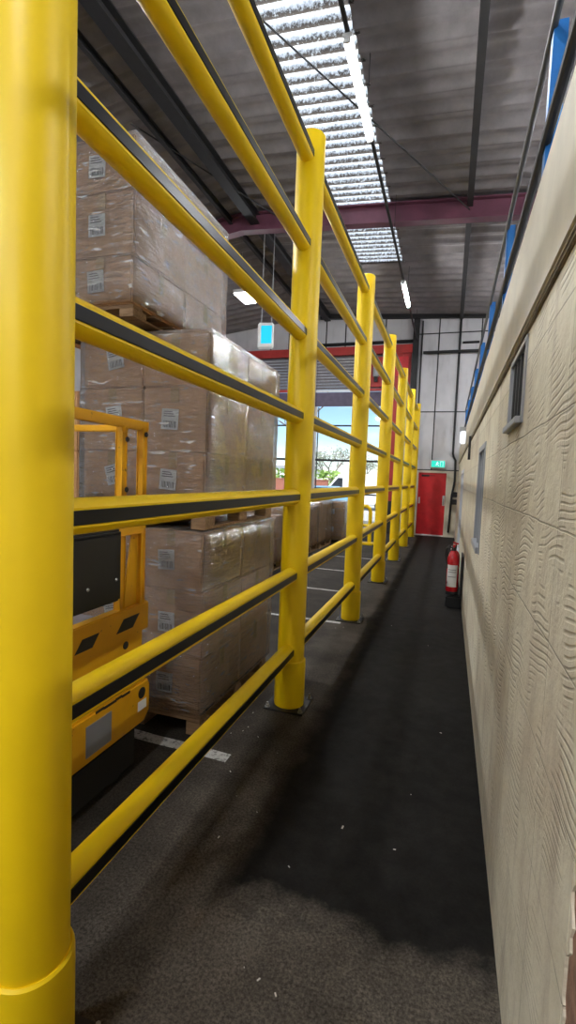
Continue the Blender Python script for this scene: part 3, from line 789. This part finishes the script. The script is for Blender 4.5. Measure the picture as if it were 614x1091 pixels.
# upper side plate with parallelogram slots
def plate_with_slots():
    b = bm_new()
    y0, y1, z0, z1 = 1.0, 2.39, .80, .96
    slots = [[(1.50, .825), (1.66, .825), (1.72, .90), (1.56, .90)], [(1.80, .835), (1.92, .835), (1.97, .895), (1.85, .895)], [(2.10, .845), (2.24, .845), (2.30, .91), (2.16, .91)]]
    prism(b, yz([(y0, z0), (y1, z0), (y1, z1), (y0, z1)]), 'X', -1.66+1.98, MX+1.98, .006)
    return b, slots
b, slots = plate_with_slots(); sp_ = obj('side_plate', b, 'truck', k_)
for sl in slots:
    b = bm_new(); prism(b, yz(sl), 'X', MX-.02+1.98, MX+.0015+1.98); obj('slot', b, 'black', sp_)
b = bm_new(); prism(b, yz([(1.0, .78), (2.38, .78), (2.38, .82), (1.0, .82)]), 'X', -2.28+1.98, -1.68+1.98); obj('platform', b, 'rubber', k_)
for (y, z, r_) in ((2.22, .745, .022), (2.335, .435, .032)):
    b = bm_new(); m_ = Matrix.Translation(W(MX+.0005-(.03 if z > .6 else 0), y, z)) @ Matrix.Rotation(PI/2, 4, 'Y')
    lathe(b, [(0, .0), (r_, .0), (r_, .003), (r_*.8, .004), (0, .004)], seg=20, mat=m_); obj('hole_plug', b, 'black', ch)
mbox('patch_plate', (MX, 1.88, .29), (MX+.003, 2.07, .45), 'alu', .001, ch)
mbox('sticker', (MX, 2.30, .335), (MX+.002, 2.38, .39), 'paper', 0, ch)
b = bm_new()
for (y, z, a) in ((1.98, .492, .03), (2.06, .489, .05), (2.13, .493, .025), (2.19, .488, .035)): box(b, W(MX-.001, y-a, z-.008), W(MX+.0012, y+a, z+.006))
obj('paint_chip', b, 'black', ch)
mbox('skirt', (-2.28, 1.05, .035), (MX-.012, 2.30, .25), 'rubber', .01)
for (x, y) in ((-1.68, 2.16), (-1.68, 1.3), (-2.2, 2.16), (-2.2, 1.3)):
    b = bm_new(); m_ = Matrix.Translation(W(x, y, .10)) @ Matrix.Rotation(PI/2, 4, 'Y')
    lathe(b, [(0, -.05), (.085, -.05), (.1, -.04), (.1, .04), (.085, .05), (0, .05)], seg=24, mat=m_); obj('wheel', b, 'rubber', k_)
# guard frame
def bar_(name, a, c, w_, d_, mat='truck'):
    a = Vector(W(*a)); c = Vector(W(*c)); dr = (c-a); ln = dr.length
    b = bm_new(); q = dr.to_track_quat('Z', 'Y').to_matrix().to_4x4(); q.translation = a
    box(b, (-w_/2, -d_/2, 0), (w_/2, d_/2, ln), .005, 2, q); return obj(name, b, mat, k_)
bar_('frame_post', (MX-.02, 2.325, .94), (MX-.02, 2.325, 1.93), .03, .03)
bar_('frame_post', (MX-.03, 2.16, .82), (MX-.03, 2.16, 1.92), .032, .032)
bar_('frame_post', (-2.27, 2.325, .82), (-2.27, 2.325, 1.93), .045, .05)
bar_('frame_post', (MX-.02, 1.12, .94), (MX-.02, 1.12, 1.94), .045, .05)
bar_('frame_post', (-2.27, 1.12, .82), (-2.27, 1.12, 1.94), .045, .05)
bar_('top_rail', (MX-.02, 1.10, 1.955), (MX-.02, 2.35, 1.945), .032, .04)
bar_('top_rail', (-2.27, 1.10, 1.955), (-2.27, 2.35, 1.945), .045, .045)
bar_('cross_rail', (-2.29, 2.16, 1.915), (MX-.0, 2.16, 1.915), .035, .035)
bar_('cross_rail', (-2.29, 2.325, 1.40), (MX-.0, 2.325, 1.40), .045, .045)
bar_('mid_rail', (MX-.02, 1.12, 1.385), (MX-.02, 2.325, 1.385), .04, .045)
b = bm_new(); prism(b, yz([(2.19, .96), (2.30, .96), (2.30, 1.36), (2.25, 1.36), (2.21, 1.12)]), 'X', MX-.03+1.98, MX-.022+1.98); obj('gusset', b, 'truck', k_)
b = bm_new()
for (y, z) in ((2.325, 1.9), (2.16, 1.86), (2.16, 1.6), (2.325, 1.42)): 
    m_ = Matrix.Translation(W(MX+.003, y, z)) @ Matrix.Rotation(PI/2, 4, 'Y'); lathe(b, [(0, 0), (.014, 0), (.014, .006), (.006, .012), (0, .012)], seg=6, mat=m_)
obj('frame_bolt', b, 'darksteel', k_)
db = mbox('document_box', (MX-.015, 1.62, 1.03), (MX+.03, 2.10, 1.40), 'black', .012)
mbox('box_flap', (MX+.03, 1.68, 1.12), (MX+.038, 2.07, 1.38), 'black', .004, db)
for y in (1.84, 2.045):
    b = bm_new(); m_ = Matrix.Translation(W(MX+.038, y, 1.14 if y < 1.9 else 1.15)) @ Matrix.Rotation(PI/2, 4, 'Y'); lathe(b, [(0, 0), (.009, 0), (.006, .006), (0, .006)], seg=10, mat=m_); obj('rivet', b, 'steel', db)
mbox('load_bag', (-2.2, 1.7, .82), (-1.72, 2.2, .90), 'shutter', .03)

# ------------------------------------------------------------------ right wall fittings
# blue handrail on the office roof
hr = thing('deck_handrail', 'blue handrail posts with grey and dark rails along the office roof edge', 'handrail', (.36, 0, 2.76))
PY = [-1.0, .82, 2.64, 4.5, 6.28, 8.0, 9.75, 11.5, 13.25, 15.0]
hp = None
for y in PY:
    if hp is None:
        b = bm_new(); box(b, (-.03, -.035, -.0), (.03, -.029, 1.05)); box(b, (-.03, -.035, 0), (-.024, .035, 1.05)); box(b, (.024, -.035, 0), (.03, .035, 1.05)); box(b, (-.07, -.07, 0), (.07, .07, .01))
        hp = obj('post', b, 'blue', hr); hp.location = (0, y, 0)
    else:
        c = hp.copy(); COL.objects.link(c); c.parent = hr; c.location = (0, y, 0)
b = bm_new(); tube(b, [(-.03, -1.3, 1.03), (-.03, 15.3, 1.03)], .017, 10); obj('top_rail', b, 'railgrey', hr)
b = bm_new(); tube(b, [(-.03, -1.3, .53), (-.03, 15.3, .53)], .024, 10); obj('mid_rail', b, 'darksteel', hr)
b = bm_new(); box(b, (.03, -1.3, .02), (.04, 15.3, .14)); obj('toe_board', b, 'blue', hr)

pipe('pipe_stub', [(WX-.03, 6.95, 2.33), (WX-.03, 6.93, 2.02)], .016, 'black', 'short black pipe stub hanging below the fascia on the cream wall', 'pipe')
bl = thing('bulkhead_light', 'small white bulkhead light under the far end of the fascia', 'lamp', (WX-.03, 9.6, 2.56))
bx('light_body', (-.1, -.08, .1), (.02, .08, .17), 'grey', bl, .006)
b = bm_new(); box(b, (-.09, -.07, -.13), (.018, .07, .10), .02, 3); obj('light_lens', b, 'bulk', bl)
for k, (z, y) in enumerate(((1.35, 15.9), (1.12, 15.92))):
    q = thing('switch_box', 'black switch box right of the red door, the %s of two' % ['upper', 'lower'][k], 'switch', (.19+.0*k, YB-.16, z), 0, 'switch boxes by the red door')
    bx('box_body', (-.07, -.03, -.08), (.07, .05, .08), 'black', q, .008)
    bx('switch_lever', (-.012, -.05, -.03), (.012, -.03, .03), 'darksteel', q, .003)

# fire extinguishers on a floor stand
def extinguisher(loc, label, rz=0.):
    e_ = thing('fire_extinguisher', label, 'fire extinguisher', loc, rz, 'fire extinguishers by the cream wall')
    b = bm_new(); R = .08
    lathe(b, [(0, .0), (R*.9, .0), (R, .02), (R, .45), (R*.93, .50), (R*.72, .54), (R*.4, .565), (.028, .575), (.028, .60), (0, .60)], seg=28); obj('cylinder', b, 'exting', e_)
    b = bm_new(); lathe(b, [(0, -.012), (R+.004, -.012), (R+.004, .035), (R-.002, .035)], seg=28); obj('foot_ring', b, 'black', e_)
    b = bm_new()
    a0, a1 = PI*1.18, PI*1.75
    for i in range(12):
        t0 = a0+(a1-a0)*i/12; t1 = a0+(a1-a0)*(i+1)/12; r_ = R+.0015
        b.faces.new([b.verts.new((r_*math.cos(t_), r_*math.sin(t_), z)) for t_, z in ((t0, .1), (t1, .1), (t1, .40), (t0, .40))])
    bmesh.ops.remove_doubles(b, verts=b.verts, dist=.0005); lb = obj('instruction_label', b, 'paper', e_)
    b = bm_new()
    for z in (.235, .30, .33):
        for i in range(8):
            t0 = a0+.2+(a1-a0-.4)*i/8; t1 = a0+.2+(a1-a0-.4)*(i+1)/8; r_ = R+.003
            b.faces.new([b.verts.new((r_*math.cos(t_), r_*math.sin(t_), zz_)) for t_, zz_ in ((t0, z), (t1, z), (t1, z+.008), (t0, z+.008))])
    obj('label_print', b, 'ink', lb)
    b = bm_new(); lathe(b, [(0, .59), (.03, .59), (.032, .60), (.032, .64), (.02, .655), (0, .655)], seg=16); vh = obj('valve', b, 'black', e_)
    b = bm_new(); box(b, (-.016, -.15, .665), (.016, .05, .685), .005); box(b, (-.014, -.13, .63), (.014, -.01, .642), .004, mat=Matrix.Rotation(-.12, 4, 'X')); obj('lever', b, 'exting', vh)
    b = bm_new(); m_ = Matrix.Translation((-.03, -.01, .62)) @ Matrix.Rotation(-PI/2, 4, 'Y'); lathe(b, [(0, 0), (.02, 0), (.02, .012), (0, .012)], seg=16, mat=m_); obj('gauge', b, 'white', vh)
    b = bm_new(); pts = []
    for i in range(13):
        u = i/12; pts.append((-.03-.075*math.sin(PI*min(1, u*1.15)*.9), -.02-.02*u, .63+.05*math.sin(PI*u)*(1-u)-.42*u*u))
    tube(b, pts, .011, 8); obj('hose', b, 'black', e_)
    b = bm_new(); tube(b, [pts[-1], (pts[-1][0], pts[-1][1], pts[-1][2]-.07)], [.013, .018], 8); obj('nozzle', b, 'black', e_)
    return e_
st = thing('extinguisher_stand', 'black plastic floor stand holding the red extinguishers against the wall', 'stand', (.145, 7.05, 0))
bx('base', (-.1, -.12, 0), (.105, .36, .17), 'black', st, .02)
bx('back_panel', (.085, -.12, .17), (.105, .36, .72), 'black', st, .006)
extinguisher((.118, 7.03, .19), 'red fire extinguisher with white label, the nearer of two by the cream wall')
extinguisher((.13, 7.28, .19), 'red fire extinguisher mostly hidden behind the nearer one', .25)

# ------------------------------------------------------------------ floor markings and litter
def floor_line(y, x0, x1, w_, label, dy=0.):
    b = bm_new(); n = 14; random.seed(int(y*100))
    vs = []
    for i in range(n+1):
        x = x0+(x1-x0)*i/n; yy = y+dy*i/n
        vs.append((b.verts.new((x, yy-w_/2+random.uniform(-.006, .006), .0022)), b.verts.new((x, yy+w_/2+random.uniform(-.006, .006), .0022))))
    for a, c in zip(vs, vs[1:]): b.faces.new((a[0], c[0], c[1], a[1]))
    tag(obj('painted_line', b, MAT['linepaint']), label, 'floor marking', 'white bay lines on the floor')
def linepaint():
    m, t, bb = _new('worn_line_paint'); v = coords(t, kind='World')
    c = ramp(t, noise_n(t, v, 30, 6, .7), ((.36, (.08, .075, .07)), (.5, (.46, .45, .43))))
    t.links.new(c, bb.inputs['Base Color']); bb.inputs['Roughness'].default_value = .7; return m
MAT['linepaint'] = linepaint()
floor_line(2.68, -3.6, -1.16, .085, 'white bay line on the floor in front of the nearest wrapped load', -.09)
floor_line(5.6, -4.5, -1.12, .07, 'white bay line meeting the barrier between its second and third posts')
floor_line(7.2, -2.8, -1.2, .07, 'white bay line just past the third barrier post')
floor_line(8.85, -2.8, -1.35, .07, 'white bay line level with the fourth barrier post')
floor_line(10.5, -2.8, -1.35, .07, 'white bay line beyond the fourth barrier post')
b = bm_new(); random.seed(21)
for i in range(30):
    x = random.uniform(-1.3, .2); y = random.choice((random.uniform(1.0, 3.5), random.uniform(1.0, 8))); s_ = random.uniform(.002, .006)*(1.8 if random.random() < .15 else 1); a = random.uniform(0, PI)
    if math.hypot(x-FX, (y-P0) % SP) < .2 or math.hypot(x-FX, SP-((y-P0) % SP)) < .2: continue
    m_ = Matrix.Translation((x, y, .0025)) @ Matrix.Rotation(a, 4, 'Z')
    box(b, (-s_, -s_*.4, 0), (s_*1.2, s_*.4, .002), 0, mat=m_)
tag(obj('floor_litter', b, 'litter'), 'scattered pale flakes and crumbs of litter on the dark floor', 'litter', kind='stuff')

# ------------------------------------------------------------------ outside the dock windows
b = bm_new(); box(b, (-60, YB+.2, -.35), (40, 90, -.2)); struct('floor_yard', b, 'yard')
def vehicle(name, label, loc, rz, prof, wd, mat, win, wheels):
    v_ = thing(name, label, 'vehicle', loc, rz)
    b = bm_new(); prism(b, prof, 'X', -wd/2, wd/2, .06); obj('body', b, mat, v_)
    b = bm_new()
    for q in win: prism(b, q, 'X', -wd/2-.006, wd/2+.006)
    obj('side_window', b, 'glassdark', v_)
    for y in wheels:
        for sx in (-1, 1):
            b = bm_new(); m_ = Matrix.Translation((sx*(wd/2-.1), y, .32)) @ Matrix.Rotation(PI/2, 4, 'Y')
            lathe(b, [(0, -.11), (.2, -.11), (.31, -.1), (.33, 0), (.31, .1), (.2, .11), (0, .11)], seg=20, mat=m_); obj('wheel', b, 'rubber', v_)
    return v_
van = [(-2.6, .35), (2.4, .35), (2.55, .9), (2.3, 1.2), (1.7, 1.35), (1.1, 2.1), (.9, 2.25), (-2.5, 2.25), (-2.6, 2.1)]
car = [(-2.1, .3), (2.1, .3), (2.15, .75), (1.9, .9), (1.0, .98), (.35, 1.45), (-1.1, 1.47), (-1.8, 1.0), (-2.1, .95)]
vehicle('van', 'white van parked outside the dock window', (-5.6, 31, -.2), PI/2+.06, van, 1.9, 'vanwhite', [[(.75, 1.4), (1.5, 1.4), (1.05, 1.95), (.75, 1.95)]], (-1.6, 1.6))
vehicle('car', 'pale blue car parked outside the dock window', (-7.1, 27, -.2), PI/2-.1, car, 1.75, 'carblue', [[(-1.5, 1.0), (.75, 1.0), (.3, 1.38), (-1.05, 1.4)]], (-1.3, 1.35))
b = bm_new()
for k in range(9):
    box(b, (-30+k*2.4, 35, -.2), (-27.65+k*2.4, 35.25, 1.5), .01); box(b, (-30.02+k*2.4, 34.96, 1.5), (-27.63+k*2.4, 35.29, 1.58), .01)
tag(obj('brick_wall', b, 'brick'), 'low red brick wall across the yard outside', 'wall')
b = bm_new(); box(b, (-44, 58, -.2), (-17, 66, 3.0), .05); box(b, (-44.3, 57.7, 3.0), (-16.7, 66.3, 3.3), .05)
tag(obj('warehouse_block', b, 'vanwhite'), 'long low pale building on the far side of the yard', 'building')
def tree(loc, h, label, leafy, seed):
    random.seed(seed); t_ = thing('tree', label, 'tree', loc, 0, 'trees across the yard')
    tb = bm_new(); tips = []
    def grow(p, d, ln, r_, n):
        q = p+d*ln; tube(tb, [p, (p+q)/2+Vector((random.uniform(-.1, .1), random.uniform(-.1, .1), 0))*ln*.3, q], [r_, r_*.85, r_*.65], 6, False)
        tips.append(q)
        if n:
            for _ in range(3 if n > 1 else 4):
                nd = (d+Vector((random.uniform(-.8, .8), random.uniform(-.8, .8), random.uniform(-.15, .55)))).normalized(); grow(q, nd, ln*random.uniform(.55, .8), r_*.6, n-1)
    grow(Vector((0, 0, 0)), Vector((0, 0, 1)), h*.3, h*.025, 4)
    obj('trunk', tb, 'bark', t_)
    if leafy:
        lb = bm_new()
        for q in tips[4:]:
            for _ in range(leafy):
                c_ = q+Vector((random.gauss(0, .25), random.gauss(0, .25), random.gauss(0, .22))); n_ = Vector((random.gauss(0, 1), random.gauss(0, 1), random.gauss(0, 1))).normalized(); x, y = frame_of(n_); s_ = random.uniform(.05, .12)
                lb.faces.new([lb.verts.new(c_+x*s_), lb.verts.new(c_+y*s_*.6), lb.verts.new(c_-x*s_), lb.verts.new(c_-y*s_*.6)])
        obj('foliage', lb, 'leaf', t_, smooth=0)
tree((-9.6, 41, -.2), 5.6, 'pale budding tree seen in the middle of the dock window', 5, 5)
tree((-6.9, 24, -.2), 7.5, 'bare branched tree at the left edge of the dock window', 0, 8)
tree((-7.3, 46, -.2), 5.0, 'pale budding tree at the right of the dock window', 6, 9)
tree((-19.5, 38, -.2), 6.5, 'leafy tree seen left of the wrapped load through the middle dock window', 6, 11)
hb = bm_new(); random.seed(4)
for i in range(5000):
    c_ = Vector((random.uniform(-30, -8), 37+random.uniform(-.5, .5), -.2+random.uniform(0, 2.5))); n_ = Vector((random.gauss(0, 1), random.gauss(0, 1), random.gauss(0, 1))).normalized(); x, y = frame_of(n_); s_ = random.uniform(.1, .22)
    hb.faces.new([hb.verts.new(c_+x*s_), hb.verts.new(c_+y*s_*.6), hb.verts.new(c_-x*s_), hb.verts.new(c_-y*s_*.6)])
hd = thing('hedge', 'bright green hedge behind the brick wall outside', 'hedge', (-20, 37, -.2))
f_ = obj('foliage', hb, 'hedge', hd, smooth=0); f_.location = (20, -37, .2)
b = bm_new()
for k in range(20): tube(b, [(-9.5+k, 0, 0), (-9.4+k+random.uniform(-.1, .1), 0, 1.9)], [.05, .02], 6)
obj('stems', b, 'bark', hd)
